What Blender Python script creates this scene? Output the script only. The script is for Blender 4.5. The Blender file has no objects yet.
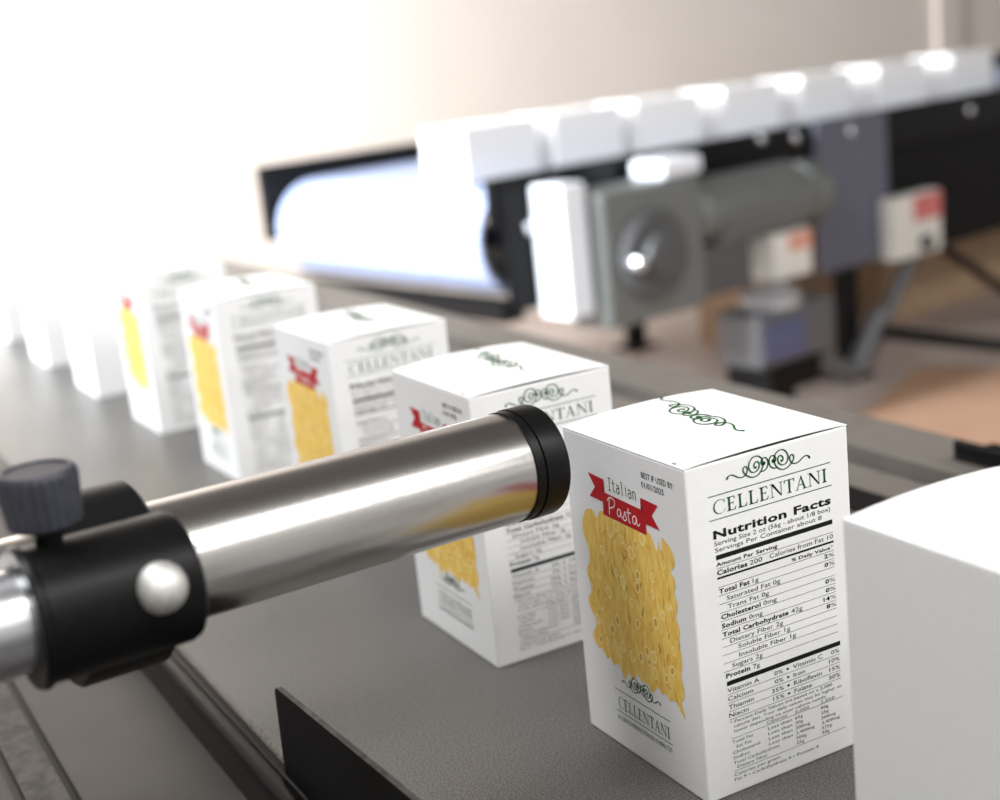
import bpy, bmesh, math, random
from mathutils import Vector, Matrix
random.seed(7)
sc = bpy.context.scene
COL = sc.collection
PI = math.pi

# ---------------------------------------------------------------- camera
cam = bpy.data.cameras.new('camera')
camo = bpy.data.objects.new('camera', cam)
COL.objects.link(camo)
cam.sensor_width = 36.0
cam.lens = 1.41498 * 36.0
cam.clip_start = 0.01
camo.rotation_euler = (1.32319309, 0.10291869, -0.5137427)
camo.location = (-0.31649672, -0.47064431, 0.34353163)
cam.dof.use_dof = True
cam.dof.focus_distance = 0.645
cam.dof.aperture_fstop = 5.8
sc.camera = camo

# ---------------------------------------------------------------- world, lights, exposure
world = bpy.data.worlds.new('world')
sc.world = world
world.use_nodes = True
bg = world.node_tree.nodes['Background']
bg.inputs[0].default_value = (1.0, 0.985, 0.97, 1)
bg.inputs[1].default_value = 0.53
sc.view_settings.view_transform = 'Standard'
sc.view_settings.look = 'None'
sc.view_settings.exposure = 0.0
sc.view_settings.gamma = 1.0
sc.view_settings.use_curve_mapping = False
sc.cycles.use_denoising = True
sc.cycles.max_bounces = 8


def area(name, loc, target, sx, sy, power, color=(1, 1, 1), spread=180):
    l = bpy.data.lights.new(name, 'AREA')
    l.shape = 'RECTANGLE'
    l.size, l.size_y = sx, sy
    l.energy = power
    l.color = color
    l.spread = math.radians(spread)
    o = bpy.data.objects.new(name, l)
    COL.objects.link(o)
    o.location = loc
    d = Vector(target) - Vector(loc)
    o.rotation_euler = d.to_track_quat('-Z', 'Y').to_euler()
    return o


# window daylight from the left, wall lamp far left, big ceiling lamp behind the camera
area('window_daylight', (-2.05, 2.35, 1.25), (1.9, 2.95, 0.0), 0.9, 0.8, 175, (0.90, 0.95, 1.0), 98)
area('wall_lamp', (-0.3, 3.4, 1.6), (0.9, 5.0, 0.5), 1.6, 0.6, 84, (1.0, 0.985, 0.96))
area('ceiling_lamp', (1.75, -1.35, 1.95), (1.66, 0.15, 0.1), 5.4, 0.62, 108, (1.0, 0.995, 0.98))
area('far_carton_fill', (-0.75, 0.45, 1.95), (0.0, 1.5, 0.1), 0.9, 0.9, 42, (0.98, 0.99, 1.0))  # unseen fill light, added to brighten the far cartons and the box tops
area('strip_lamp', (1.9, -1.80, 1.12), (1.80, 0.15, 0.1), 6.0, 0.06, 16, (1.0, 0.98, 0.94))


# ---------------------------------------------------------------- materials
def lin(c):
    c /= 255.0
    return c / 12.92 if c <= 0.04045 else ((c + 0.055) / 1.055) ** 2.4


def rgb(r, g, b):
    return (lin(r), lin(g), lin(b), 1.0)


def mat(name, color, rough=0.5, metal=0.0, color2=None, scale=60.0, bump=0.0, bscale=None,
        stretch=(1, 1, 1), spec=0.5, contrast=(0.35, 0.65), aniso=0.0, detail=4.0, coat=0.0):
    m = bpy.data.materials.new(name)
    m.use_nodes = True
    nt = m.node_tree
    p = nt.nodes['Principled BSDF']
    p.inputs['Base Color'].default_value = color
    p.inputs['Roughness'].default_value = rough
    p.inputs['Metallic'].default_value = metal
    p.inputs['Specular IOR Level'].default_value = spec
    p.inputs['Anisotropic'].default_value = aniso
    p.inputs['Coat Weight'].default_value = coat
    tc = nt.nodes.new('ShaderNodeTexCoord')
    mp = nt.nodes.new('ShaderNodeMapping')
    mp.inputs['Scale'].default_value = stretch
    nt.links.new(tc.outputs['Object'], mp.inputs['Vector'])
    nz = nt.nodes.new('ShaderNodeTexNoise')
    nz.inputs['Scale'].default_value = scale
    nz.inputs['Detail'].default_value = detail
    nt.links.new(mp.outputs['Vector'], nz.inputs['Vector'])
    if color2 is not None:
        r = nt.nodes.new('ShaderNodeValToRGB')
        r.color_ramp.elements[0].position = contrast[0]
        r.color_ramp.elements[1].position = contrast[1]
        r.color_ramp.elements[0].color = color
        r.color_ramp.elements[1].color = color2
        nt.links.new(nz.outputs['Fac'], r.inputs['Fac'])
        nt.links.new(r.outputs['Color'], p.inputs['Base Color'])
    if bump > 0:
        b = nt.nodes.new('ShaderNodeBump')
        b.inputs['Strength'].default_value = bump
        b.inputs['Distance'].default_value = 0.001
        src = nz
        if bscale:
            src = nt.nodes.new('ShaderNodeTexNoise')
            src.inputs['Scale'].default_value = bscale
            nt.links.new(mp.outputs['Vector'], src.inputs['Vector'])
        nt.links.new(src.outputs['Fac'], b.inputs['Height'])
        nt.links.new(b.outputs['Normal'], p.inputs['Normal'])
    return m


M = {}
M['card'] = mat('white_carton', rgb(236, 236, 236), 0.42, color2=rgb(238, 238, 238), scale=220, spec=0.35)
M['carton_in'] = mat('carton_inside', rgb(150, 146, 142), 0.8, color2=rgb(160, 156, 150), scale=100)
M['green'] = mat('green_ink', rgb(24, 78, 34), 0.6, color2=rgb(30, 88, 40), scale=300, spec=0.2)
M['black_ink'] = mat('black_ink', rgb(16, 16, 16), 0.6, color2=rgb(24, 24, 24), scale=300, spec=0.2)
M['grey_ink'] = mat('grey_ink', rgb(84, 84, 84), 0.6, color2=rgb(96, 96, 96), scale=300, spec=0.2)
M['red'] = mat('red_ink', rgb(180, 14, 28), 0.5, color2=rgb(188, 18, 32), scale=200, spec=0.3)
M['red_dark'] = mat('dark_red_ink', rgb(128, 12, 24), 0.5, color2=rgb(136, 16, 28), scale=200, spec=0.3)
M['white_ink'] = mat('white_ink', rgb(238, 234, 232), 0.5, color2=rgb(244, 240, 238), scale=200)
M['pasta'] = mat('pasta_print', rgb(236, 186, 70), 0.5, color2=rgb(250, 218, 124), scale=420, stretch=(1, 1, 0.28), contrast=(0.3, 0.72), detail=3)
M['pasta_pale'] = mat('pale_pasta_print', rgb(252, 232, 164), 0.5, color2=rgb(248, 224, 146), scale=500)
M['pasta_mid'] = mat('light_pasta_print', rgb(246, 208, 104), 0.5, color2=rgb(240, 198, 88), scale=500)
M['pasta_dark'] = mat('dark_pasta_print', rgb(216, 164, 62), 0.5, color2=rgb(220, 170, 70), scale=500)
M['belt'] = mat('grey_rubber_belt', rgb(60, 58, 56), 0.36, color2=rgb(112, 110, 107), scale=1000, bump=0.22, bscale=1500, spec=0.5, contrast=(0.38, 0.64), detail=3)
M['belt_edge'] = mat('frayed_belt_edge', rgb(120, 114, 108), 0.8, color2=rgb(80, 76, 72), scale=500)
M['blackgloss'] = mat('gloss_black_paint', rgb(10, 10, 11), 0.30, color2=rgb(14, 14, 15), scale=120, bump=0.03, spec=0.18)
M['blacksatin'] = mat('satin_black_paint', rgb(11, 11, 12), 0.45, color2=rgb(15, 15, 16), scale=150, bump=0.04, spec=0.12)
M['blackmatte'] = mat('black_anodised', rgb(13, 13, 14), 0.38, color2=rgb(17, 17, 17), scale=400, bump=0.04, spec=0.16)
M['rubber'] = mat('dark_blue_grey_plastic', rgb(38, 40, 50), 0.5, color2=rgb(48, 50, 60), scale=200, bump=0.05)
M['steel'] = mat('brushed_steel', (0.62, 0.60, 0.58, 1), 0.25, 1.0, color2=(0.68, 0.66, 0.64, 1), scale=1500, bump=0.02, stretch=(1, 0.003, 0.003), contrast=(0.3, 0.7))
M['alu'] = mat('pale_aluminium', (0.78, 0.79, 0.82, 1), 0.28, 1.0, color2=(0.70, 0.71, 0.74, 1), scale=300, bump=0.06)
M['dome'] = mat('matte_aluminium', (0.70, 0.69, 0.67, 1), 0.6, 1.0, color2=(0.60, 0.59, 0.57, 1), scale=500, bump=0.08)
M['greypan'] = mat('grey_sheet_metal', rgb(56, 53, 51), 0.5, 0.0, color2=rgb(62, 59, 56), scale=25, bump=0.04)
M['worn'] = mat('worn_grey_rail', rgb(30, 28, 27), 0.55, 0.0, color2=rgb(64, 60, 57), scale=120, bump=0.2, contrast=(0.4, 0.6))
M['ledge'] = mat('grey_brown_rail', rgb(108, 102, 96), 0.5, 0.0, color2=rgb(102, 96, 90), scale=40, bump=0.03)
M['whitebelt'] = mat('white_modular_belt', rgb(158, 170, 200), 0.4, color2=rgb(150, 163, 195), scale=30)
M['beltdot'] = mat('belt_slot_shade', rgb(96, 110, 142), 0.6, color2=rgb(90, 104, 136), scale=30)
M['navy'] = mat('blue_grey_panel', rgb(84, 86, 100), 0.5, color2=rgb(90, 92, 106), scale=30)
M['motor'] = mat('grey_green_enamel', rgb(98, 101, 100), 0.42, color2=rgb(104, 107, 105), scale=40, bump=0.05)
M['motordark'] = mat('dark_grey_casting', rgb(72, 72, 74), 0.5, color2=rgb(80, 80, 82), scale=40, bump=0.1)
M['whiteplate'] = mat('white_cover', rgb(228, 232, 238), 0.35, color2=rgb(222, 226, 234), scale=30)
M['silver'] = mat('silver_casting', rgb(176, 176, 178), 0.4, 0.4, color2=rgb(164, 164, 168), scale=40)
M['blueglass'] = mat('blue_grey_window', rgb(72, 78, 112), 0.25, color2=rgb(80, 86, 118), scale=20)
M['orange'] = mat('faded_orange_label', rgb(204, 146, 126), 0.5, color2=rgb(208, 152, 132), scale=30)
M['redlabel'] = mat('faded_red_label', rgb(190, 104, 102), 0.5, color2=rgb(196, 110, 106), scale=30)
M['whitebox'] = mat('off_white_enclosure', rgb(216, 214, 208), 0.45, color2=rgb(208, 206, 200), scale=30)
M['bolt'] = mat('zinc_bolt', (0.75, 0.77, 0.82, 1), 0.2, 1.0, color2=(0.7, 0.72, 0.78, 1), scale=90)
M['tube'] = mat('grey_steel_tube', rgb(96, 98, 102), 0.4, 0.3, color2=rgb(88, 90, 94), scale=60)
M['kraft'] = mat('kraft_cardboard', rgb(178, 150, 122), 0.8, color2=rgb(168, 140, 112), scale=14)
M['kraft2'] = mat('orange_brown_sheet', rgb(186, 148, 122), 0.7, color2=rgb(178, 140, 114), scale=8)
M['floor'] = mat('pinkish_floor', rgb(196, 180, 172), 0.5, color2=rgb(186, 170, 160), scale=3, detail=6)
M['wall'] = mat('beige_wall', rgb(238, 228, 219), 0.7, color2=rgb(235, 225, 215), scale=2)
M['trim'] = mat('pale_trim', rgb(238, 228, 218), 0.6, color2=rgb(234, 224, 214), scale=4)
M['ceil'] = mat('grey_ceiling', rgb(92, 89, 86), 0.8, color2=rgb(86, 84, 81), scale=3)


# ---------------------------------------------------------------- helpers
def finish(name, bm, mats, parent=None, smooth=False, origin=None, auto=None):
    if origin is not None:
        bmesh.ops.translate(bm, verts=bm.verts, vec=-Vector(origin))
    me = bpy.data.meshes.new(name)
    bm.normal_update()
    bm.to_mesh(me)
    bm.free()
    for m in (mats if isinstance(mats, (list, tuple)) else [mats]):
        me.materials.append(M[m])
    if smooth:
        for p in me.polygons:
            p.use_smooth = True
    if auto:
        me.set_sharp_from_angle(angle=math.radians(auto))
    o = bpy.data.objects.new(name, me)
    COL.objects.link(o)
    if parent:
        o.parent = parent
    return o


def thing(name, label, cat, loc=(0, 0, 0), rotz=0.0, group=None):
    o = bpy.data.objects.new(name, None)
    o.empty_display_size = 0.05
    COL.objects.link(o)
    o.location = loc
    o.rotation_euler = (0, 0, rotz)
    o['label'] = label
    o['category'] = cat
    if group:
        o['group'] = group
    return o


def box(bm, x0, x1, y0, y1, z0, z1, bev=0.0, mi=0, seg=2):
    r = bmesh.ops.create_cube(bm, size=1.0)
    vs = r['verts']
    for v in vs:
        v.co = Vector((x0 + (v.co.x + .5) * (x1 - x0), y0 + (v.co.y + .5) * (y1 - y0), z0 + (v.co.z + .5) * (z1 - z0)))
    fs = list({f for v in vs for f in v.link_faces})
    for f in fs:
        f.material_index = mi
    if bev > 0:
        es = list({e for v in vs for e in v.link_edges})
        r = bmesh.ops.bevel(bm, geom=es, offset=bev, segments=seg, profile=.5, affect='EDGES')
        for f in r['faces']:
            f.material_index = mi


def basis(d):
    d = Vector(d).normalized()
    a = Vector((0, 0, 1)) if abs(d.z) < .9 else Vector((1, 0, 0))
    x = a.cross(d).normalized()
    return d, x, d.cross(x)


def lathe(bm, p0, d, prof, n=48, mi=0, cap0=True, cap1=True):
    """rings along axis d from p0: prof = [(dist, radius)]"""
    p0 = Vector(p0)
    d, x, y = basis(d)
    rings = []
    for s, r in prof:
        rings.append([bm.verts.new(p0 + d * s + x * (r * math.cos(2 * PI * k / n)) + y * (r * math.sin(2 * PI * k / n))) for k in range(n)])
    for a, b in zip(rings, rings[1:]):
        for k in range(n):
            f = bm.faces.new((a[k], a[(k + 1) % n], b[(k + 1) % n], b[k]))
            f.material_index = mi
    if cap0:
        bm.faces.new(rings[0][::-1]).material_index = mi
    if cap1:
        bm.faces.new(rings[-1]).material_index = mi


def rod(bm, a, b, r, n=20, mi=0, r2=None):
    a, b = Vector(a), Vector(b)
    L = (b - a).length
    e = min(r * .15, L * .1)
    r2 = r if r2 is None else r2
    lathe(bm, a, b - a, [(0, r - e), (e, r), (L - e, r2), (L, r2 - e)], n, mi)


def extrude_profile(bm, prof, y0, y1, closed=True, mi=0):
    """prof in (x,z), swept along y"""
    a = [bm.verts.new((x, y0, z)) for x, z in prof]
    b = [bm.verts.new((x, y1, z)) for x, z in prof]
    n = len(prof)
    for k in range(n if closed else n - 1):
        f = bm.faces.new((a[k], b[k], b[(k + 1) % n], a[(k + 1) % n]))
        f.material_index = mi
    if closed:
        bm.faces.new(a).material_index = mi
        bm.faces.new(b[::-1]).material_index = mi
    bmesh.ops.recalc_face_normals(bm, faces=bm.faces)


def dup(root, loc, rotz, label, group=None):
    r = root.copy()
    COL.objects.link(r)
    r.location = loc
    r.rotation_euler = (0, 0, rotz)
    r['label'] = label
    if group:
        r['group'] = group
    for ch in list(root.children):
        c = ch.copy()
        COL.objects.link(c)
        c.parent = r
        for g in list(ch.children):
            e = g.copy()
            COL.objects.link(e)
            e.parent = c
    return r


# ---------------------------------------------------------------- printed lettering (flat ink, millimetres, u right / v down)
_tc = {}


def glyphs(s, bold):
    k = (s, bold)
    if k in _tc:
        return _tc[k]
    cu = bpy.data.curves.new('t', 'FONT')
    cu.body = s
    cu.resolution_u = 2
    cu.offset = bold
    cu.space_character = 1.0 + bold * 2.0
    o = bpy.data.objects.new('t', cu)
    COL.objects.link(o)
    dg = bpy.context.evaluated_depsgraph_get()
    me = bpy.data.meshes.new_from_object(o.evaluated_get(dg))
    vs = [(v.co.x, v.co.y) for v in me.vertices]
    fs = [tuple(p.vertices) for p in me.polygons]
    bpy.data.objects.remove(o)
    bpy.data.curves.remove(cu)
    bpy.data.meshes.remove(me)
    _tc[k] = (vs, fs)
    return _tc[k]


_H = [None]


class Ink:
    """collects flat printed shapes; coordinates in mm on the face, v downwards"""

    def __init__(self):
        self.v, self.f, self.m = [], [], []

    def poly(self, pts, mi=0, h=0.0):
        b = len(self.v)
        self.v += [(p[0], p[1], h) for p in pts]
        self.f.append(tuple(range(b, b + len(pts))))
        self.m.append(mi)

    def text(self, s, u, v, cap, width=None, bold=0.0, align='L', stretch=1.35, mi=0, shear=0.0, h=0.0):
        vs, fs = glyphs(s, bold)
        if _H[0] is None:
            hv, _ = glyphs('H', 0.0)
            _H[0] = max(p[1] for p in hv)
        x0 = min(p[0] for p in vs)
        x1 = max(p[0] for p in vs)
        sy = cap / _H[0]
        sx = width / (x1 - x0) if width else sy * stretch
        w = (x1 - x0) * sx
        if align == 'R':
            u -= w
        b = len(self.v)
        for x, y in vs:
            self.v.append((u + (x - x0) * sx + shear * y * sy, v - y * sy, h))
        for f in fs:
            self.f.append(tuple(b + i for i in f))
            self.m.append(mi)
        return u, u + w

    def rule(self, u0, u1, v, t, mi=0, h=0.0):
        self.poly([(u0, v - t / 2), (u1, v - t / 2), (u1, v + t / 2), (u0, v + t / 2)], mi, h)

    def stroke(self, pts, w, mi=0, h=0.0, taper=False, n=6):
        # Catmull-Rom through pts, ribbon of width w
        P = [Vector((p[0], p[1])) for p in pts]
        P = [P[0] * 2 - P[1]] + P + [P[-1] * 2 - P[-2]]
        line = []
        for i in range(1, len(P) - 2):
            for k in range(n):
                t = k / n
                a, b, c, d = P[i - 1], P[i], P[i + 1], P[i + 2]
                line.append(.5 * ((2 * b) + (c - a) * t + (2 * a - 5 * b + 4 * c - d) * t * t + (3 * b - a - 3 * c + d) * t ** 3))
        line.append(P[-2])
        N = len(line)
        L, R = [], []
        for i, q in enumerate(line):
            t = (line[min(i + 1, N - 1)] - line[max(i - 1, 0)])
            if t.length < 1e-9:
                t = Vector((1, 0))
            t.normalize()
            nn = Vector((-t.y, t.x))
            ww = w / 2
            if taper:
                ww *= .65 + .5 * abs(t.y)
            L.append(q + nn * ww)
            R.append(q - nn * ww)
        for i in range(N - 1):
            self.poly([L[i], L[i + 1], R[i + 1], R[i]], mi, h)

    def build(self, name, mats, fmap, parent, lift=0.00012):
        """fmap(u_mm, v_mm, h_m) -> local 3D"""
        me = bpy.data.meshes.new(name)
        me.from_pydata([fmap(u, v, lift + h * 0.001) for u, v, h in self.v], [], self.f)
        for m in mats:
            me.materials.append(M[m])
        me.polygons.foreach_set('material_index', self.m)
        # ink faces look outwards
        bm = bmesh.new()
        bm.from_mesh(me)
        bm.normal_update()
        want = (Vector(fmap(0, 0, 1)) - Vector(fmap(0, 0, 0))).normalized()
        for f in bm.faces:
            if f.normal.dot(want) < 0:
                f.normal_flip()
        big = [f for f in bm.faces if len(f.verts) > 12]
        if big:
            bmesh.ops.triangulate(bm, faces=big)
        bm.to_mesh(me)
        bm.free()
        o = bpy.data.objects.new(name, me)
        COL.objects.link(o)
        o.parent = parent
        return o


def arc(cx, cy, rx, ry, a0, a1, n=18):
    return [(cx + rx * math.cos(math.radians(a0 + (a1 - a0) * i / n)), cy + ry * math.sin(math.radians(a0 + (a1 - a0) * i / n))) for i in range(n + 1)]


def serif_word(ink, word, u0, v, cap, width, mi=0):
    """roman capitals with serifs, drawn from polygons (cap height 1, y up)"""
    TH, TN, S = .15, .058, .045

    def R(x0, x1, y0, y1):
        return [(x0, y0), (x1, y0), (x1, y1), (x0, y1)]

    def stem(x):
        w = TH
        return [R(x, x + w, 0, 1), R(x - .1, x + w + .1, 0, S), R(x - .1, x + w + .1, 1 - S, 1),
                [(x - .06, S), (x + w + .06, S), (x + w, S + .07), (x, S + .07)],
                [(x - .06, 1 - S), (x, 1 - S - .07), (x + w, 1 - S - .07), (x + w + .06, 1 - S)]]
    G = {}
    G['I'] = (stem(.14), .42)
    G['L'] = (stem(.12) + [R(.2, .66, 0, TN), [(.56, TN), (.66, TN), (.71, .26), (.67, .26)], [(.5, TN), (.62, TN), (.66, .14)]], .76)
    G['E'] = (stem(.12) + [R(.2, .64, 0, TN), [(.54, TN), (.64, TN), (.69, .25), (.655, .25)],
                           R(.2, .6, 1 - TN, 1), [(.52, 1 - TN), (.6, 1 - TN), (.63, .77), (.6, .77)],
                           R(.2, .5, .5, .5 + TN), [(.46, .42), (.5, .42), (.5, .62), (.46, .62)]], .75)
    G['N'] = ([R(.14, .19, 0, 1), R(.02, .32, 0, S), R(.0, .22, 1 - S, 1), [(.08, 1), (.26, 1), (.86, 0), (.80, 0)],
               [(.10, .98), (.26, 1), (.87, .06), (.83, 0), (.80, 0)], R(.82, .87, 0, 1), R(.68, 1.0, 1 - S, 1)], 1.02)
    G['T'] = ([R(.335, .335 + TH, 0, 1), R(.22, .58, 0, S), R(.02, .78, 1 - TN, 1), [(.0, .76), (.035, .76), (.12, 1 - TN), (.02, 1)],
               [(.80, .76), (.765, .76), (.68, 1 - TN), (.78, 1)]], .81)
    G['A'] = ([[(.10, 0), (.15, 0), (.47, .93), (.44, 1.02)], [(.66, 0), (.80, 0), (.48, 1.02), (.44, 1.02), (.40, .90)],
               R(.24, .66, .33, .33 + TN), R(.0, .27, 0, S), R(.56, .92, 0, S)], .93)
    out = arc(.50, .5, .47, .52, 38, 322, 26)
    inn = arc(.54, .5, .40, .475, 40, 320, 26)
    cq = [[out[i], out[i + 1], inn[i + 1], inn[i]] for i in range(26)]
    G['C'] = (cq + [[(.82, .72), (.86, .72), (.87, .98), (.84, .98), (.80, .86)], [(.80, .12), (.84, .14), (.90, .26), (.86, .27)]], .95)
    gap = .035
    total = sum(G[c][1] for c in word) + gap * (len(word) - 1)
    sx = width / total
    x = 0
    for c in word:
        polys, w = G[c]
        for p in polys:
            ink.poly([(u0 + (x + px) * sx, v - py * cap) for px, py in p], mi)
        x += w + gap


def swirl(ink, fu, mi=0, w=.75):
    """scroll ornament about (0,0), 47 mm long; fu maps local (x, y up) to face (u, v)"""
    s1 = [(-23.4, -2.2), (-22.6, -1.0), (-21, -.4), (-19, -1.2), (-16.8, -2.6), (-14.5, -2.9), (-12.7, -1.9), (-11.9, -.2), (-12.2, 1.5), (-13.3, 1.9), (-14.2, .8),
          (-13.8, -.9), (-12.3, -2.7), (-9.6, -4.2), (-6.6, -4.0), (-4.2, -2.0), (-3.1, 1.0), (-3.8, 4.0), (-6.0, 5.6), (-8.6, 5.4), (-10.6, 3.2), (-10.9, .4),
          (-9.5, -1.7), (-7.3, -1.9), (-5.5, -.4), (-5.3, 1.8), (-6.5, 3.0), (-7.9, 2.1), (-8.0, .4), (-6.9, -.3)]
    s2 = [(-4.6, -2.6), (-2.6, -2.5), (-.8, -.9), (-.3, 1.6), (-1.3, 3.6), (-3.0, 3.8), (-4.1, 2.3), (-3.7, .8), (-2.6, .5), (-2.1, 1.3), (-2.6, 1.9)]
    for s in (s1, s2):
        for sg in (1, -1):
            ink.stroke([fu(sg * x, y) for x, y in s], w, mi, taper=True)
    for sg in (1, -1):
        for cx, cy, r in ((-22.9, -1.6, .65), (-2.6, 1.3, .7), (-7.0, .3, .5)):
            ink.poly([fu(sg * (cx + r * math.cos(t * PI / 5)), cy + r * math.sin(t * PI / 5)) for t in range(10)], mi)


# ---------------------------------------------------------------- the carton
BW, BD, BH = 0.0911, 0.1009, 0.160


def make_carton(root):
    bm = bmesh.new()
    h = BH - 0.0008
    box(bm, -BW / 2, BW / 2, -BD / 2, BD / 2, 0, h, 0.0009)
    top = max(bm.faces, key=lambda f: f.calc_center_median().z)
    r = bmesh.ops.inset_individual(bm, faces=[top], thickness=0.0004)
    bmesh.ops.translate(bm, verts=top.verts, vec=(0, 0, -0.0025))
    for f in bm.faces:
        if f is top:
            f.material_index = 1
    o = finish('carton', bm, ['card', 'carton_in'], root)
    # lid: a board flap tucked in at the sides, bowed up along its front edge
    bm = bmesh.new()
    nx, ny = 16, 12
    rows = {}
    t = 0.0005
    for lay in (0, 1):
        for i in range(nx + 1):
            for j in range(ny + 1):
                a, b = i / nx, j / ny
                x = -BW / 2 + a * BW
                y = -BD / 2 + b * BD
                bow = 4 * a * (1 - a)
                z = BH - t + (0.0011 + 0.0012 * b) * bow
                # folded-over edge
                e = min(a, 1 - a, 1 - b) * BW
                if e < 1e-6:
                    z -= 0.0004
                rows[lay, i, j] = bm.verts.new((x, y, z + (t if lay else 0)))
    for i in range(nx):
        for j in range(ny):
            bm.faces.new((rows[1, i, j], rows[1, i + 1, j], rows[1, i + 1, j + 1], rows[1, i, j + 1]))
            bm.faces.new((rows[0, i, j], rows[0, i, j + 1], rows[0, i + 1, j + 1], rows[0, i + 1, j]))
    for i in range(nx):
        for j, s in ((0, 1), (ny, -1)):
            q = (rows[0, i, j], rows[0, i + 1, j], rows[1, i + 1, j], rows[1, i, j])
            bm.faces.new(q if s > 0 else q[::-1])
    for j in range(ny):
        for i, s in ((0, -1), (nx, 1)):
            q = (rows[0, i, j], rows[0, i, j + 1], rows[1, i, j + 1], rows[1, i, j])
            bm.faces.new(q if s > 0 else q[::-1])
    finish('lid', bm, 'card', root, smooth=True, auto=40)
    # corner slit of the dust flap beside the lid
    bm = bmesh.new()
    box(bm, -BW / 2 + .0012, -BW / 2 + .0024, -BD / 2 + .008, -BD / 2 + .0105, BH - .0002, BH + .0003, .0001)
    finish('lid_notch', bm, 'carton_in', root)


def front(u, v, h):   # nutrition face, normal -Y
    return (-BW / 2 + u * .001, -BD / 2 - h, BH - v * .001)


def side(u, v, h):    # pasta face, normal -X, u runs from the far edge to the near edge
    return (-BW / 2 - h, BD / 2 - u * .001, BH - v * .001)


def lidmap(u, v, h):  # u along -Y (far to near), v along +X... printed on the bowed lid
    x, y = -BW / 2 + v * .001, BD / 2 - u * .001
    a, b = (x + BW / 2) / BW, (y + BD / 2) / BD
    bow = max(4 * a * (1 - a), 0)
    return (x, y, BH + (0.0011 + 0.0012 * b) * bow + h + .0002)


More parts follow.
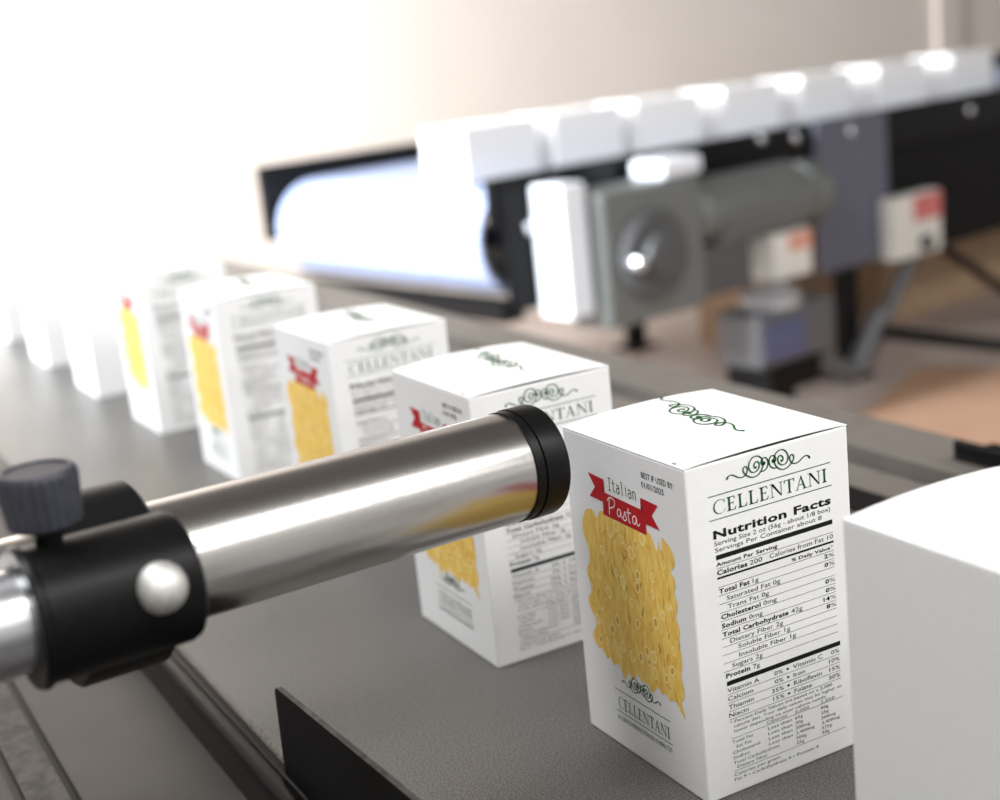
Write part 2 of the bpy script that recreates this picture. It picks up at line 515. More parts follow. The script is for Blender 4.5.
def print_nutrition(root):
    k = Ink()
    B = .035
    k.text('Nutrition Facts', 12.9, 35.4, 3.6, 66.6, B)
    k.text('Serving Size 2 oz (56g - about 1/8 box)', 13.2, 38.7, 2.1, 65.7)
    k.text('Servings Per Container about 8', 13.3, 41.7, 2.1, 60.4)
    k.rule(13.6, 79.8, 44.2, 2.2)
    k.text('Amount Per Serving', 13.3, 48.3, 1.75, 34.2, B * .6)
    _, e = k.text('Calories', 13.5, 52.4, 2.2, 16.8, B * .8)
    k.text('200', e + 1.3, 52.4, 2.2, 7)
    k.text('Calories from Fat 10', 79.8, 52.3, 2.1, 37, align='R')
    k.rule(13.5, 80, 53.9, .95)
    k.text('% Daily Value*', 79.6, 57.2, 1.5, 24.5, B * .6, 'R')
    rows = [('Total Fat', ' 1g', 61.2, '2', 13.9), ('', 'Saturated Fat 0g', 65.3, '0', 17.8), ('', 'Trans Fat 0g', 69.4, None, 18.1),
            ('Cholesterol', ' 0mg', 73.5, '0', 14.1), ('Sodium', ' 0mg', 77.8, '0', 14.1), ('Total Carbohydrate', ' 42g', 82.0, '14', 14.2),
            ('', 'Dietary Fiber 2g', 85.9, '8', 18.2), ('', 'Soluble Fiber 1g', 89.8, None, 22.4), ('', 'Insoluble Fiber 1g', 93.9, None, 22.6),
            ('', 'Sugars 2g', 97.9, None, 18.3), ('Protein', ' 7g', 102.1, None, 14.6)]
    for bold, reg, v, pct, u in rows:
        e = u
        if bold:
            _, e = k.text(bold, u, v, 2.1, None, B * .8, stretch=1.42)
            e += 1.6
        k.text(reg.strip(), e, v, 2.1, None, 0, stretch=1.5)
        if pct:
            a, _ = k.text('%', 80, v - .2, 1.9, 3.6, 0, 'R', mi=1)
            k.text(pct, a - .2, v - .2, 1.9, None, B * .9, 'R', stretch=1.6)
    for v in (49.3, 58.2, 62.2, 66.3, 70.4, 74.5, 78.7, 82.9, 86.9, 90.8, 94.9, 98.9):
        k.rule(14 if v > 86 and v < 90 else 13.6, 80, v, .22, 1)
    k.rule(14.7, 81, 104.9, 2.2)
    vit = [('Vitamin A', '0%', 'Vitamin C', '0%', 109.3), ('Calcium', '0%', 'Iron', '10%', 113.4), ('Thiamin', '35%', 'Riboflavin', '15%', 117.6), ('Niacin', '15%', 'Folate', '30%', 121.6)]
    for a, b, c, d, v in vit:
        k.text(a, 14.8, v, 2.1, None, 0, stretch=1.45)
        k.text(b, 46.5, v, 2.0, None, 0, 'R', stretch=1.5)
        k.poly([(49.3 + .75 * math.cos(t * PI / 4), v - 1 + .6 * math.sin(t * PI / 4)) for t in range(8)])
        k.text(c, 52.5, v, 2.1, None, 0, stretch=1.42)
        k.text(d, 80.2, v, 2.0, None, 0, 'R', stretch=1.5)
        k.rule(14.8, 80.6, v + 1.05, .22, 1)
    k.text('* Percent Daily Values are based on a 2,000', 15, 124.9, 1.45, 60, 0, mi=1)
    k.text('calorie diet. Your daily values may be higher or', 17, 127.3, 1.45, 64, 0, mi=1)
    k.text('lower depending on your calorie needs:', 17, 129.7, 1.45, 54, 0, mi=1)
    k.text('Calories:', 35.5, 131.7, 1.4, 12.5, 0, mi=1)
    k.text('2,000', 52, 131.9, 1.4, 8.5, 0, mi=1)
    k.text('2,500', 67.5, 131.9, 1.4, 8.5, 0, mi=1)
    k.rule(15.2, 81.5, 132.3, .22, 1)
    tab = [('Total Fat', 'Less than', '65g', '80g', 134.9, 0), ('Sat Fat', 'Less than', '20g', '25g', 137.5, 2), ('Cholesterol', 'Less than', '300mg', '300mg', 140.1, 0),
           ('Sodium', 'Less than', '2,400mg', '2,400mg', 142.7, 0), ('Total Carbohydrate', '', '300g', '375g', 145.3, 0), ('Dietary Fiber', '', '25g', '30g', 147.7, 2)]
    for a, b, c, d, v, i in tab:
        k.text(a, 15.4 + i, v, 1.5, None, 0, stretch=1.5, mi=1)
        if b:
            k.text(b, 36, v, 1.5, 14, 0, mi=1)
        k.text(c, 52, v, 1.5, None, 0, stretch=1.5, mi=1)
        k.text(d, 67.5, v, 1.5, None, 0, stretch=1.5, mi=1)
    k.rule(15.6, 81.8, 148.7, .22, 1)
    k.text('Calories per gram:', 15.4, 151.2, 1.5, 27, 0, mi=1)
    k.text('Fat 9 \u2022 Carbohydrate 4 \u2022 Protein 4', 15.4, 153.7, 1.5, 49.5, 0, mi=1)
    k.build('nutrition_label', ['black_ink', 'grey_ink'], front, root)
    k = Ink()
    swirl(k, lambda x, y: (45.3 + x, 8.6 - y * .92 + .02 * x))
    k.rule(11.4, 80.1, 15.8, .42)
    k.rule(11.4, 80.4, 26.7, .42)
    serif_word(k, 'CELLENTANI', 13.6, 24.5, 6.4, 64.4)
    k.build('front_title', ['green'], front, root)
    k = Ink()
    swirl(k, lambda x, y: (40.5 + x * 1.64, 51.5 - y * 1.35 - x * .17), w=1.15)
    k.build('lid_ornament', ['green'], lidmap, root)


def inside(p, poly):
    c = False
    for i in range(len(poly)):
        (x1, y1), (x2, y2) = poly[i], poly[i - 1]
        if (y1 > p[1]) != (y2 > p[1]) and p[0] < (x2 - x1) * (p[1] - y1) / (y2 - y1) + x1:
            c = not c
    return c


PASTA = [(11.5, 46.6), (13.1, 43.1), (16, 39.2), (19.7, 37.9), (23, 38.4), (25.2, 41.3), (27.5, 38.6), (31.2, 36.0), (50, 35), (67.9, 36.5), (71.9, 38.9), (74.9, 44.3), (76.5, 41.5), (77.2, 38.8),
         (78.2, 43.6), (79.6, 41), (79.8, 36.9), (82.6, 37.6), (86.6, 40.2), (88.6, 44.5), (88.0, 48.6), (84.9, 51.3), (87.6, 54.3), (87.9, 58.3), (86.6, 61.3), (88.4, 65.7), (87.6, 70.4), (86.3, 73.4),
         (88.3, 77.0), (88.1, 82.0), (86.5, 85), (88.5, 90.5), (88.3, 97.1), (86.9, 101), (88.5, 107.3), (88.0, 112.3), (85.5, 115.3), (87.9, 121.6), (86.5, 122), (82.8, 118.5), (80.8, 116.0), (76, 117.8), (73.5, 115.4),
         (70.2, 117), (67, 114.6), (61.7, 119.2), (58.5, 116), (53.6, 116.5), (49.5, 114.3), (45.9, 118.6), (42.5, 115.6), (38.8, 120.8), (36.4, 118.4), (34.6, 115), (31.6, 114.9), (29, 116.8), (26.5, 113), (23.9, 115.4),
         (19.6, 111.0), (16.5, 111.9), (12.2, 108.7), (11.8, 105.0), (15.0, 101.2), (15.8, 96.8), (13, 93.5), (10.9, 90.5), (10.9, 86.1), (14.2, 82.7), (14.6, 77.7), (12.2, 74.7), (12.0, 70.4), (14.6, 67.1), (15.3, 60.6), (13.2, 56), (11.3, 51.8)]


def print_pasta(root):
    rnd = random.Random(3)
    k = Ink()
    # rounded scalloped outline
    P = [Vector(p) for p in PASTA]
    out = []
    n = len(P)
    for i in range(n):
        a, b, c, d = P[i - 1], P[i], P[(i + 1) % n], P[(i + 2) % n]
        for s in range(3):
            t = s / 3
            q = .5 * ((2 * b) + (c - a) * t + (2 * a - 5 * b + 4 * c - d) * t * t + (3 * b - a - 3 * c + d) * t ** 3)
            out.append((q.x, q.y))
    k.poly(out, 0)

    def ell(cx, cy, rx, ry, ang, n=12):
        ca, sa = math.cos(ang), math.sin(ang)
        return [(cx + rx * math.cos(2 * PI * i / n) * ca - ry * math.sin(2 * PI * i / n) * sa, cy + rx * math.cos(2 * PI * i / n) * sa + ry * math.sin(2 * PI * i / n) * ca) for i in range(n)]
    # curled pieces: streaks of lighter and darker print, then the pale rims of the tube ends
    done = 0
    while done < 260:
        c = (rnd.uniform(11, 89), rnd.uniform(37, 121))
        L = rnd.uniform(3.0, 7.0)
        a = math.radians(rnd.choice((90, 90, 75, 105, 60, 120)) + rnd.uniform(-14, 14))
        dx, dy = math.cos(a) * L / 2, math.sin(a) * L / 2
        if not (inside((c[0] + dx * 1.2, c[1] + dy * 1.2), PASTA) and inside((c[0] - dx * 1.2, c[1] - dy * 1.2), PASTA)):
            continue
        bend = rnd.uniform(-1.2, 1.2)
        k.stroke([(c[0] - dx, c[1] - dy), (c[0] + bend * math.sin(a), c[1] - bend * math.cos(a)), (c[0] + dx, c[1] + dy)], rnd.uniform(.35, .9), rnd.choice((2, 2, 3, 3, 2)), h=.02, n=3)
        done += 1
    done = 0
    pts = []
    while done < 40:
        c = (rnd.uniform(13, 87), rnd.uniform(40, 118))
        if not all(inside((c[0] + i, c[1] + j), PASTA) for i in (-2.2, 2.2) for j in (-2.8, 2.8)):
            continue
        if any((c[0] - q[0]) ** 2 + (c[1] - q[1]) ** 2 < 26 for q in pts):
            continue
        pts.append(c)
        r = rnd.uniform(1.6, 2.5)
        an = math.radians(rnd.uniform(-25, 30))
        e1, e2 = ell(c[0], c[1], r, r * 1.4, an), ell(c[0], c[1], r * .62, r * 1.4 * .68, an)
        if rnd.random() < .72:
            for i in range(12):
                k.poly([e1[i], e1[(i + 1) % 12], e2[(i + 1) % 12], e2[i]], 1, .04)
            k.poly(e2, rnd.choice((0, 2, 3)), .04)
        else:
            for i in range(rnd.choice((6, 8))):
                k.poly([e1[i], e1[(i + 1) % 12], e2[(i + 1) % 12], e2[i]], 1, .04)
        done += 1
    k.build('pasta_picture', ['pasta', 'pasta_pale', 'pasta_mid', 'pasta_dark'], side, root)
    k = Ink()
    k.poly([(21.0, 19.0), (34.6, 19.6), (34.7, 26.1), (32.5, 31.2), (20.8, 30.9), (26.4, 25.2)], 0, .06)
    k.poly([(65.3, 21.4), (78.9, 22.0), (73.4, 27.8), (79.0, 33.6), (68.2, 33.3), (64.9, 27.2)], 0, .06)
    k.poly([(34.7, 26.1), (64.8, 27.1), (68.2, 33.3), (68.0, 38.7), (32.1, 37.7), (32.5, 31.2)], 0, .07)
    k.poly([(34.65, 19.8), (34.7, 26.1), (33.0, 25.2)], 1, .08)
    k.poly([(65.2, 21.6), (64.8, 27.1), (67.2, 28.0)], 1, .08)
    # hand-written word on the ribbon
    hw = [[(37.6, 36.3), (37.9, 32.5), (38.4, 28.4)], [(36.6, 29.6), (38.4, 27.8), (41.4, 27.6), (43.0, 29.0), (42.2, 31.2), (39.6, 32.6), (38.2, 32.8)],
          [(47.6, 32.0), (45.9, 31.6), (44.7, 33.4), (45.2, 35.3), (46.8, 34.8), (47.8, 32.2), (47.9, 34.6), (49, 35.3), (50.4, 33.6)],
          [(50.4, 33.6), (51.2, 31.6), (51.8, 33.2), (52.1, 35.2), (50.4, 36.1), (49.4, 35.4)], [(54.2, 29.2), (54.0, 33.2), (54.4, 35.8), (55.6, 35.8)], [(52.6, 31.4), (56.4, 31.2)],
          [(60.6, 32.2), (58.8, 31.8), (57.4, 33.6), (57.9, 35.6), (59.6, 35.2), (60.7, 32.4), (60.9, 35.0), (62.0, 35.8), (63.4, 34.2)]]
    for s in hw:
        k.stroke(s, .62, 2, .10, n=5)
    k.build('ribbon_print', ['red', 'red_dark', 'white_ink'], side, root)
    k = Ink()
    # tall thin lettering above the ribbon
    cap = 6.0
    base = 23.9
    th = [('I', [[(0, 0), (1.6, 0)], [(.8, 0), (.8, 1)], [(0, 1), (1.6, 1)]], 2.6), ('t', [[(.9, 1.0), (.9, .16), (1.4, .0), (2.1, .06)], [(.1, .70), (2.0, .70)]], 3.0),
          ('a', [[(.2, .60), (1.0, .70), (1.9, .6), (2.0, .3), (2.0, 0)], [(2.0, .42), (.8, .42), (.1, .22), (.7, .0), (1.6, .06), (2.0, .2)]], 3.2),
          ('l', [[(.3, 1.0), (.9, 1.0), (.9, .12), (1.5, .0)]], 2.7), ('i', [[(.3, .68), (.9, .68), (.9, .0)], [(.8, .88), (.95, .94)]], 2.4),
          ('a', [[(.2, .60), (1.0, .70), (1.9, .6), (2.0, .3), (2.0, 0)], [(2.0, .42), (.8, .42), (.1, .22), (.7, .0), (1.6, .06), (2.0, .2)]], 3.2),
          ('n', [[(.2, .70), (.2, 0)], [(.2, .5), (.9, .70), (1.7, .62), (1.9, .4), (1.9, 0)]], 2.6)]
    tot = sum(t[2] for t in th)
    x = 0
    for _, sts, w in th:
        for s in sts:
            k.stroke([(38.6 + (x + px) * 23.4 / tot, base - py * cap) for px, py in s], .5, 0, n=4)
        x += w
    k.build('thin_lettering', ['green'], side, root)
    k = Ink()
    swirl(k, lambda a, b: (51.7 + a * .70, 121.8 - b * .78), w=.62)
    k.rule(28.2, 75, 129, .4)
    serif_word(k, 'CELLENTANI', 30.3, 138.7, 6.2, 43.6)
    k.rule(28.4, 75.8, 140.7, .4)
    k.text('AL DENTE PERFECTION IN 10 MINUTES', 28.6, 145.2, 2.4, 46.2, 0.0)
    k.build('side_title', ['green'], side, root)
    k = Ink()
    k.text('BEST IF USED BY:', 67.3, 11.3, 2.7, 25, .006)
    k.text('01/01/2025', 66.8, 15.9, 2.7, 17.6, .006)
    k.build('best_by_stamp', ['black_ink'], side, root)


# ---------------------------------------------------------------- room
FL = -0.80
bm = bmesh.new()
box(bm, -6, 12, -4, 12, FL - .1, FL)
o = finish('floor', bm, 'floor')
o['kind'] = 'structure'
# frame of the rear conveyor: origin on its near left corner, x along it, y across, z up (world z)
RA = math.radians(9.847)
RO = Vector((1.3022, 2.5639, 0.0))
RM = Matrix.Translation(RO) @ Matrix.Rotation(RA, 4, 'Z')


def rear(u, v, z):
    return RM @ Vector((u, v, z))


def struct(name, u0, u1, v0, v1, z0, z1, m, bev=0):
    bm = bmesh.new()
    box(bm, u0, u1, v0, v1, z0 - FL, z1 - FL, bev)
    o = finish(name, bm, m)
    o.location = rear(0, 0, FL)
    o.rotation_euler = (0, 0, RA)
    o['kind'] = 'structure'
    return o


struct('wall_back', -3.2, 9.5, 2.3, 2.42, FL, 2.3, 'wall')
struct('ceiling', -6, 9.5, -6, 2.3, 2.3, 2.4, 'ceil')
struct('baseboard_back', -3.2, 9.5, 2.28, 2.3, FL, FL + .1, 'trim')
struct('trim_1', 5.25, 5.47, 2.26, 2.3, FL, 2.3, 'trim', .004)

# ---------------------------------------------------------------- main conveyor
mc = thing('belt_conveyor', 'grey rubber belt conveyor with black side rails carrying the row of white boxes', 'conveyor', (0, 0, FL))
Z = -FL
Y0, Y1 = -1.0, 2.35
XL, XR = -0.1205, 0.334
bm = bmesh.new()
extrude_profile(bm, [(XL, Z), (XR, Z), (XR, Z - .004), (XL, Z - .004)], Y0, Y1)
finish('belt', bm, 'belt', mc)
bm = bmesh.new()
n = 160
rr = random.Random(5)
pr = None
for i in range(n + 1):
    y = Y0 + (Y1 - Y0) * i / n
    w = .0012 + rr.random() * .0014
    cur = [bm.verts.new((XL - .0012, y, Z - .0012)), bm.verts.new((XL - .0003, y, Z + .0004)), bm.verts.new((XL + w, y, Z + .0004))]
    if pr:
        for a in range(2):
            bm.faces.new((pr[a], cur[a], cur[a + 1], pr[a + 1]))
    pr = cur
finish('belt_edge', bm, 'belt_edge', mc)
bm = bmesh.new()
extrude_profile(bm, [(-.1215, Z - .001), (-.1225, Z - .0030), (-.1250, Z - .0042), (-.1275, Z - .0030), (-.1298, Z - .0024), (-.1318, Z - .0030), (-.1336, Z - .0048), (-.1348, Z - .0075), (-.1352, Z - .012),
                     (-.1354, Z - .06), (-.128, Z - .06), (-.1215, Z - .02)], Y0, Y1)
finish('side_rail', bm, 'blackgloss', mc, smooth=True, auto=50)
bm = bmesh.new()
extrude_profile(bm, [(-.1354, Z - .030), (-.211, Z - .030), (-.211, Z - .034), (-.1354, Z - .034)], Y0, Y1)
finish('side_tray', bm, 'greypan', mc)
bm = bmesh.new()
extrude_profile(bm, [(-.2105, Z - .036), (-.2105, Z - .024), (-.2115, Z - .0215), (-.2135, Z - .0205), (-.2160, Z - .021), (-.236, Z - .023), (-.2365, Z - .034), (-.24, Z - .07), (-.211, Z - .07)], Y0, Y1)
for f in bm.faces:
    c = f.calc_center_median()
    if c.z > Z - .0232 and c.x < -.216:
        f.material_index = 1
finish('outer_rail', bm, ['blacksatin', 'worn'], mc)
bm = bmesh.new()
extrude_profile(bm, [(-.24, Z - .030), (-.45, Z - .034), (-.45, Z - .038), (-.24, Z - .036)], Y0, Y1)
finish('side_cover', bm, 'greypan', mc)
bm = bmesh.new()
extrude_profile(bm, [(.334, Z - .001), (.337, Z + .001), (.370, Z + .001), (.372, Z - .001), (.372, Z - .07), (.334, Z - .07)], Y0, Y1)
finish('side_rail', bm, 'blacksatin', mc)
bm = bmesh.new()
extrude_profile(bm, [(.372, Z - .002), (.414, Z - .002), (.414, Z - .012), (.372, Z - .012)], Y0, Y1)
finish('edge_ledge', bm, 'ledge', mc)
bm = bmesh.new()
extrude_profile(bm, [(.414, Z - .03), (.444, Z - .03), (.444, Z - .07), (.414, Z - .07)], Y0, Y1)
finish('cable_channel', bm, 'blacksatin', mc)
bm = bmesh.new()
extrude_profile(bm, [(.444, Z - .001), (.512, Z - .001), (.512, Z - .06), (.444, Z - .06)], Y0, Y1)
finish('edge_ledge', bm, 'ledge', mc)
for x in (-.12, .40):
    for y in (-.6, 1.9):
        bm = bmesh.new()
        box(bm, x, x + .05, y, y + .05, 0, Z - .06, .003)
        finish('leg', bm, 'blacksatin', mc)

# bracket plate on the left rail
gb = thing('guide_bracket', 'upright black steel bracket plate with worn top edge on the left belt rail', 'bracket', (-.1225, .169, -.03))
bm = bmesh.new()
pr = [(.169, -.03), (.1635, .0435), (.1622, .0458), (.1595, .0466), (.02, .0552), (-.16, .064), (-.16, -.03)]
a = [bm.verts.new((-.1237, y, z)) for y, z in pr]
b = [bm.verts.new((-.1208, y, z)) for y, z in pr]
bm.faces.new(a)
bm.faces.new(b[::-1])
for i in range(len(pr)):
    f = bm.faces.new((a[i], b[i], b[(i + 1) % len(pr)], a[(i + 1) % len(pr)]))
    if 1 <= i <= 4:
        f.material_index = 1
bmesh.ops.recalc_face_normals(bm, faces=bm.faces)
finish('plate', bm, ['blacksatin', 'worn'], gb, origin=gb.location)

tb = thing('stop_tab', 'small black tab standing on the right conveyor ledge behind the foreground box', 'bracket', (.49, .26, -.001))
bm = bmesh.new()
box(bm, -.022, .022, -.06, .022, 0, .004, .001)
box(bm, -.022, -.016, -.06, .022, .004, .016, .002)
finish('plate', bm, 'blacksatin', tb)

# ---------------------------------------------------------------- cartons on the main belt
SPOT = [(0.06569, 0.05301, -0.0135), (0.06290, 0.24390, -0.0132), (0.06892, 0.46113, 0.0062), (0.0740, 0.7180, 0.004), (0.0710, 0.9512, 0.008),
        (0.0640, 1.1800, 0.008), (0.0610, 1.4250, 0.010), (0.0600, 1.6900, 0.0), (0.0590, 1.9500, 0.0)]
pb = thing('pasta_carton', 'nearest printed white pasta carton, sharp, its side in front of the steel tube end', 'box', (SPOT[0][0], SPOT[0][1], 0), SPOT[0][2], 'printed pasta cartons on the belt')
make_carton(pb)
print_nutrition(pb)
print_pasta(pb)
names = ['printed pasta carton second in the row, partly hidden behind the black cap',
         'printed pasta carton third in the row, just above the middle of the steel tube',
         'printed pasta carton fourth in the row, its lower corner just touching the steel tube',
         'farthest printed pasta carton, fifth in the row, next to the blank white boxes']
for (x, y, a), lb in zip(SPOT[1:5], names):
    dup(pb, (x, y, 0), a, lb, 'printed pasta cartons on the belt')
bc = thing('blank_carton', 'plain white unprinted carton in the right foreground, cut off by the frame', 'box', (0.0690, -0.1400, 0), 0.0, 'blank cartons on the main belt')
make_carton(bc)
names = ['blurred blank white carton directly behind the farthest printed pasta carton',
         'blurred blank white carton between two other blank ones at the far left of the belt',
         'blurred blank white carton at the left picture edge, last clearly seen in the row']
for (x, y, a), lb in zip(SPOT[5:8], names):
    dup(bc, (x, y, 0), a, lb, 'blank cartons on the main belt')

# ---------------------------------------------------------------- steel tube, clamp and stand
A0 = Vector((-0.3708328, 0.04749605, 0.16117499))
D = Vector((0.99505149, 0.09735101, -0.0198825)).normalized()


def ax(s):
    return A0 + D * s


AR = D.to_track_quat('X', 'Z')
st = thing('sensor_tube', 'brushed stainless steel sensor tube with black end cap pointing at the nearest pasta carton', 'sensor', ax(.06))
st.rotation_mode = 'XYZ'


def axial(name, prof, m, parent, org, n=96, smooth=True, auto=35, start=None, closed=False):
    """lathe along local X; part carries the tube's own rotation"""
    bm = bmesh.new()
    lathe(bm, (0, 0, 0), (1, 0, 0), prof, n, cap0=not closed, cap1=not closed)
    if closed:
        bmesh.ops.remove_doubles(bm, verts=bm.verts, dist=1e-7)
    o = finish(name, bm, m, parent, smooth=smooth, auto=auto)
    o.rotation_euler = AR.to_euler()
    o.location = Vector(org) - parent.location
    return o


axial('barrel', [(0, .0245), (.001, .0255), (.2875, .0255), (.288, .0252)], 'steel', st, ax(.06))
axial('cap_ring', [(0, .0252), (.0002, .0259), (.0044, .0259), (.0046, .0254), (.0052, .0254)], 'blackmatte', st, ax(.348))
axial('end_cap', [(0, .0254), (.0003, .0263), (.0118, .0263), (.0130, .0258), (.0135, .0250), (.0135, .0215), (.0110, .0212)], 'blackmatte', st, ax(.353))
axial('lens', [(0, .0211), (.0005, .0211)], 'blueglass', st, ax(.3642))

# the parallel support rod runs just in front of the tube (towards the camera)
P0 = Vector((-0.2560, 0.0095, 0.1705))
cl = thing('rod_clamp', 'black cross clamp with knurled knob joining the steel tube to the silver rod', 'clamp', ax(.155))


def bx2(s):
    return P0 + D * s


axial('collar', [(0, .0262), (0, .0357), (.0012, .0369), (.0328, .0369), (.0340, .0357), (.0340, .0262), (0, .0262)], 'blackmatte', cl, ax(.138), closed=True)
axial('rod_socket', [(0, .0185), (0, .0246), (.0016, .0254), (.0030, .0254), (.0040, .0242), (.055, .0242), (.0575, .0232), (.059, .0205), (.059, .012)], 'blackmatte', cl, bx2(.002))
dm = axial('screw_dome', [(-.0040, .0094), (0, .0094), (.0022, .0090), (.0046, .0078), (.0064, .0058), (.0074, .0030), (.0077, .0004)], 'dome', cl, bx2(.0465) + Vector((.0, -.0218, .0052)), n=48)
dv = Vector((.10, -.88, .30)).normalized()
dm.rotation_euler = dv.to_track_quat('X', 'Z').to_euler()
# knob standing on the socket
kp = bx2(.0170) + Vector((-.0005, .0035, .0236))
bm = bmesh.new()
lathe(bm, (0, 0, -.006), (0, 0, 1), [(0, .0048), (.0130, .0048)], 32)
o = finish('knob_stem', bm, 'blackmatte', cl, smooth=True, auto=40)
o.location = kp - cl.location
bm = bmesh.new()
nk = 144
rings = []
for z, r, kn in [(0, .0108, 0), (.0012, .0124, 1), (.0180, .0136, 1), (.0197, .0131, 0), (.0204, .0124, 0), (.0204, .0106, 0), (.0198, .0102, 0)]:
    rings.append([bm.verts.new(((r + kn * .00032 * math.cos(k * 2 * PI / nk * 24)) * math.cos(k * 2 * PI / nk), (r + kn * .00032 * math.cos(k * 2 * PI / nk * 24)) * math.sin(k * 2 * PI / nk), z)) for k in range(nk)])
for a, b in zip(rings, rings[1:]):
    for k in range(nk):
        bm.faces.new((a[k], a[(k + 1) % nk], b[(k + 1) % nk], b[k]))
bm.faces.new(rings[0][::-1])
bm.faces.new(rings[-1])
o = finish('knob', bm, 'rubber', cl, smooth=True, auto=40)
o.location = kp + Vector((0, 0, .0058)) - cl.location
ss = thing('support_rod', 'shiny silver support rod entering the left picture edge inside the black clamp', 'rod', (bx2(-.30).x, bx2(-.30).y, FL))
axial('rod', [(0, .0170), (.001, .0182), (.352, .0182), (.353, .0172)], 'alu', ss, bx2(-.30))
bm = bmesh.new()
lathe(bm, (0, 0, 0), (0, 0, 1), [(0, .10), (.012, .10), (.014, .098), (.014, .02), (bx2(-.3).z - FL - .0175, .02)], 48)
finish('stand_post', bm, 'blacksatin', ss, smooth=True, auto=40)

# ---------------------------------------------------------------- rear conveyor
G_R = 'parts of the rear line'


def rthing(name, label, cat, u, v, z, group=None):
    o = thing(name, label, cat, rear(u, v, z), RA, group)
    o['_'] = 0
    del o['_']
    o_off[o.name] = Vector((u, v, z))
    return o


o_off = {}


def rpart(name, bm, m, parent, smooth=False, auto=35, top=None):
    return finish(name, bm, m, parent, smooth=smooth, auto=auto if smooth else None, origin=o_off[(top or parent).name])


rc = rthing('rear_conveyor', 'second conveyor in the background with wide white belt end and black frame', 'conveyor', 0, 0, FL)
L2 = 5.6
NR, NZ = .145, -.138
bm = bmesh.new()
prof = []
for i in range(19):
    a = PI / 2 + PI * i / 18
    prof.append((.145 + NR * math.cos(a), NZ + NR * math.sin(a)))
loop = [(L2, NZ + NR)] + prof + [(L2, NZ - NR)]
inner = [(x + (.012 if x < L2 else 0), z) for x, z in loop]
ri = [(L2, NZ + NR - .012)] + [(.145 + (NR - .012) * math.cos(PI / 2 + PI * i / 18), NZ + (NR - .012) * math.sin(PI / 2 + PI * i / 18)) for i in range(19)] + [(L2, NZ - NR + .012)]
va, vb = .035, 1.0
q = [[bm.verts.new((x, v, z)) for x, z in pl] for pl in (loop, ri) for v in (va, vb)]
m_ = len(loop)
for i in range(m_ - 1):
    bm.faces.new((q[0][i], q[1][i], q[1][i + 1], q[0][i + 1]))
    bm.faces.new((q[2][i], q[2][i + 1], q[3][i + 1], q[3][i]))
    bm.faces.new((q[0][i], q[0][i + 1], q[2][i + 1], q[2][i]))
    bm.faces.new((q[1][i], q[3][i], q[3][i + 1], q[1][i + 1]))
bmesh.ops.recalc_face_normals(bm, faces=bm.faces)
# rows of little slots between the belt modules, round the nose
for i in range(1, 18):
    a = PI / 2 + PI * i / 18
    for j in range(24):
        v = va + .03 + j * (vb - va - .06) / 23
        c = Vector((.145 + (NR + .0004) * math.cos(a), v, NZ + (NR + .0004) * math.sin(a)))
        t = Vector((-math.sin(a), 0, math.cos(a)))
        hv = Vector((0, .011, 0))
        f = bm.faces.new([bm.verts.new(c + t * .003 + hv), bm.verts.new(c - t * .003 + hv), bm.verts.new(c - t * .003 - hv), bm.verts.new(c + t * .003 - hv)])
        f.material_index = 1
finish('belt', bm, ['whitebelt', 'beltdot'], rc, origin=(0, 0, FL))
bm = bmesh.new()
rod(bm, (.145, .0, NZ), (.145, 1.04, NZ), .03)
rpart('shaft', bm, 'tube', rc, True)
bm = bmesh.new()
box(bm, .03, L2, 0, .03, -.10, .0235, .003)
rpart('side_rail', bm, 'blackgloss', rc)
bm = bmesh.new()
box(bm, -.02, L2, 1.02, 1.05, -.16, .062, .003)
rpart('side_rail', bm, 'blackgloss', rc)
bm = bmesh.new()
box(bm, .05, .24, -.012, .0, -.31, .022, .002)
rpart('end_plate', bm, 'blacksatin', rc)
bm = bmesh.new()
box(bm, 1.25, 1.59, -.016, .0, -.43, .02, .002)
rpart('side_panel', bm, 'navy', rc)
bm = bmesh.new()
box(bm, 1.60, L2, .002, .03, -.45, -.103, .002)  # black sheet painting in the shaded space under the belt
rpart('underbelt_shade', bm, 'blacksatin', rc)
bm = bmesh.new()
box(bm, .25, L2, .12, .92, -.30, -.27, .002)
rpart('drip_pan', bm, 'blacksatin', rc)
bm = bmesh.new()
box(bm, .03, .10, -.0, 1.05, -.335, -.285, .003)
rpart('cross_beam', bm, 'blacksatin', rc)
for u in (1.40, 3.6):
    for v in (.02, .98):
        bm = bmesh.new()
        box(bm, u, u + .065, v, v + .05, FL + .012, -.1, .003)
        box(bm, u - .03, u + .095, v - .03, v + .08, FL, FL + .012, .002)
        rpart('leg', bm, 'blacksatin', rc)
for a, b, r, m in [((1.70, -.02, -.44), (1.43, -.02, -.74), .022, 'tube'), ((1.86, -.02, -.45), (2.42, -.02, -.80 + .02), .017, 'blacksatin'), ((1.46, .0, -.645), (1.44, -.75, -.645), .02, 'blacksatin')]:
    bm = bmesh.new()
    rod(bm, a, b, r)
    rpart('brace', bm, m, rc, True)
for u, z in [(.126, -.106), (1.009, .004), (1.156, -.01), (1.415, -.022), (2.04, -.027)]:
    bm = bmesh.new()
    lathe(bm, (u, -.012, z), (0, -1, 0), [(-.012, .016), (.006, .016), (.010, .012), (.012, .004)], 20)
    rpart('bolt', bm, 'bolt', rc, True)

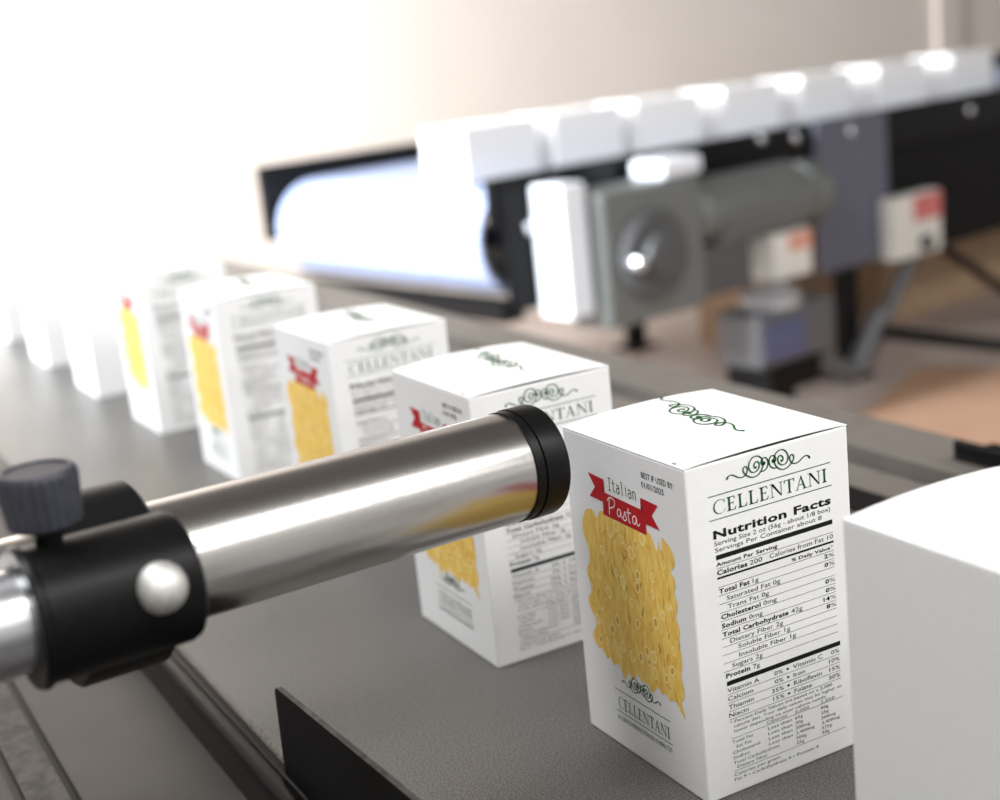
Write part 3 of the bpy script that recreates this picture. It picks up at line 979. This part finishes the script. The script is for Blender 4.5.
# gear motor hung on the near side
gm = rthing('gear_motor', 'grey gear motor with white cover plate hung on the side of the rear conveyor', 'motor', .40, -.10, -.40)
bm = bmesh.new()
box(bm, .235, .60, -.16, -.014, -.385, -.035, .02, seg=3)
rpart('gearbox', bm, 'motor', gm)
bm = bmesh.new()
lathe(bm, (.40, -.16, -.215), (0, -1, 0), [(-.01, .115), (.018, .115), (.026, .105), (.026, .06), (.05, .055), (.054, .03), (.054, .001)], 40)
hub = rpart('hub', bm, 'motordark', gm, True)
bm = bmesh.new()
lathe(bm, (.30, -.215, -.215), (0, -1, 0), [(-.03, .02), (.01, .02), (.018, .014), (.022, .003)], 24)
finish('shaft_end', bm, 'bolt', hub, smooth=True, auto=40, origin=o_off[gm.name])
bm = bmesh.new()
box(bm, .138, .22, -.13, -.016, -.335, -.005, .006)
rpart('cover_plate', bm, 'whiteplate', gm)
bm = bmesh.new()
lathe(bm, (.595, -.09, -.145), (1, 0, -.03), [(0, .065), (.02, .085), (.45, .085), (.45, .092), (.52, .092), (.54, .078), (.54, .02)], 40)
for k in range(20):
    a = 2 * PI * k / 20
    cy, cz = -.09 + .089 * math.cos(a), -.155 + .089 * math.sin(a)
    box(bm, .66, 1.02, cy - .003, cy + .003, cz - .008, cz + .008)
rpart('motor_housing', bm, 'motor', gm, True)
bm = bmesh.new()
box(bm, .605, .80, -.14, -.02, -.37, -.235, .008)
rpart('motor_mount', bm, 'motordark', gm)
bm = bmesh.new()
box(bm, .47, .62, -.15, -.03, -.036, .012, .012, seg=3)  # white block standing in for a bright highlight on top of the motor
rpart('highlight_block', bm, 'whiteplate', gm)
# enclosures
e1 = rthing('junction_box', 'small off-white junction box with orange label under the grey motor', 'box', .93, -.10, -.40)
bm = bmesh.new()
box(bm, .87, 1.03, -.16, -.06, -.375, -.245, .008)
rpart('housing', bm, 'whitebox', e1)
bm = bmesh.new()
box(bm, .93, 1.025, -.163, -.16, -.30, -.25, .001)
rpart('warning_label', bm, 'orange', e1)
bm = bmesh.new()
rod(bm, (.95, -.11, -.25), (.95, -.11, -.225), .016)
rpart('gland', bm, 'motordark', e1, True)
e2 = rthing('switch_box', 'small off-white switch box with red label on the black side of the rear conveyor', 'box', 1.70, -.03, -.46)
bm = bmesh.new()
box(bm, 1.53, 1.78, -.075, -.017, -.44, -.245, .008)
rpart('housing', bm, 'whitebox', e2)
bm = bmesh.new()
box(bm, 1.63, 1.775, -.078, -.075, -.33, -.25, .001)
rpart('warning_label', bm, 'redlabel', e2)
bm = bmesh.new()
lathe(bm, (1.68, -.075, -.40), (0, -1, 0), [(0, .025), (.02, .025), (.026, .02), (.026, .002)], 20)
rpart('switch_knob', bm, 'motordark', e2, True)
# lower unit on its post
lu = rthing('pump_unit', 'silver and blue-grey pump unit on a black post below the rear conveyor motor', 'pump', .86, -.16, FL)
bm = bmesh.new()
box(bm, .70, 1.02, -.24, -.08, -.58, -.43, .012, seg=3)
rpart('housing', bm, 'tube', lu)
bm = bmesh.new()
box(bm, .72, .88, -.245, -.24, -.56, -.46, .001)
rpart('window', bm, 'blueglass', lu)
bm = bmesh.new()
lathe(bm, (.84, -.16, -.432), (0, 0, 1), [(0, .085), (.03, .085), (.05, .06), (.055, .02)], 32)
rpart('top_cap', bm, 'silver', lu, True)
bm = bmesh.new()
box(bm, .73, .95, -.24, -.08, -.66, -.58, .006)
rpart('base_block', bm, 'blacksatin', lu)
bm = bmesh.new()
rod(bm, (.96, -.16, -.60), (1.16, -.18, -.70), .035)
rod(bm, (1.16, -.18, -.70), (1.30, -.18, -.54), .028)
rpart('pipe', bm, 'tube', lu, True)
bm = bmesh.new()
box(bm, .81, .88, -.20, -.12, FL, -.66, .004)
box(bm, .72, .97, -.26, -.06, FL, FL + .015, .003)
rpart('post', bm, 'blacksatin', lu)

# blank cartons lying on the rear belt
US = [.185, .49, .80, 1.15, 1.50, 1.89, 2.29]
LB = ['bright white box at the left end of the rear belt, above the belt nose', 'white box second from the left on the rear belt, behind the black rail', 'white box third from the left on the rear belt above the gear motor',
      'white box in the middle of the seven on the rear belt', 'white box third from the right on the rear belt, above the grey motor end', 'white box second from the right on the rear belt', 'white box farthest right on the rear belt near the pale wall trim']
RB = NZ + NR
first = None
for i, (u, lb) in enumerate(zip(US, LB)):
    if first is None:
        first = thing('white_box', lb, 'box', rear(u, .22, RB), RA, 'white boxes on the rear belt')
        bm = bmesh.new()
        box(bm, -.125, .125, -.085, .085, 0, .1385, .0012)
        finish('carton', bm, 'card', first)
        bm = bmesh.new()
        box(bm, -.1245, .1245, -.0845, .0845, .1385, .1402, .0006)
        finish('lid', bm, 'card', first)
        first.rotation_euler = (0, 0, RA + .03)
    else:
        dup(first, rear(u, .22, RB), RA + .02 * math.sin(i * 2.1), lb, 'white boxes on the rear belt')

# cardboard under the rear conveyor and on the floor
def kraft(label, u0, u1, v0, v1, h, rot=0):
    o = rthing('cardboard_box', label, 'cardboard box', (u0 + u1) / 2, (v0 + v1) / 2, FL)
    bm = bmesh.new()
    box(bm, u0, u1, v0, v1, FL, FL + h, .004)
    rpart('carton', bm, 'kraft', o)
    bm = bmesh.new()
    um = (v0 + v1) / 2
    box(bm, u0 + .01, u1 - .01, um - .025, um + .025, FL + h - .001, FL + h + .001)
    rpart('tape', bm, 'kraft2', o)


kraft('brown cardboard box under the rear conveyor behind the pump unit, left of the black leg', 1.62, 1.98, .52, .86, .42)
kraft('brown cardboard box under the rear conveyor right of the black leg, behind the braces', 2.12, 3.30, .40, .86, .36)
ks = thing('cardboard_sheet', 'orange-brown board lying on the floor at the right beyond the main conveyor', 'board', (2.45, 2.05, FL), .5)
bm = bmesh.new()
box(bm, -.42, .75, -.75, .40, 0, .012, .003)
finish('board', bm, 'kraft2', ks)
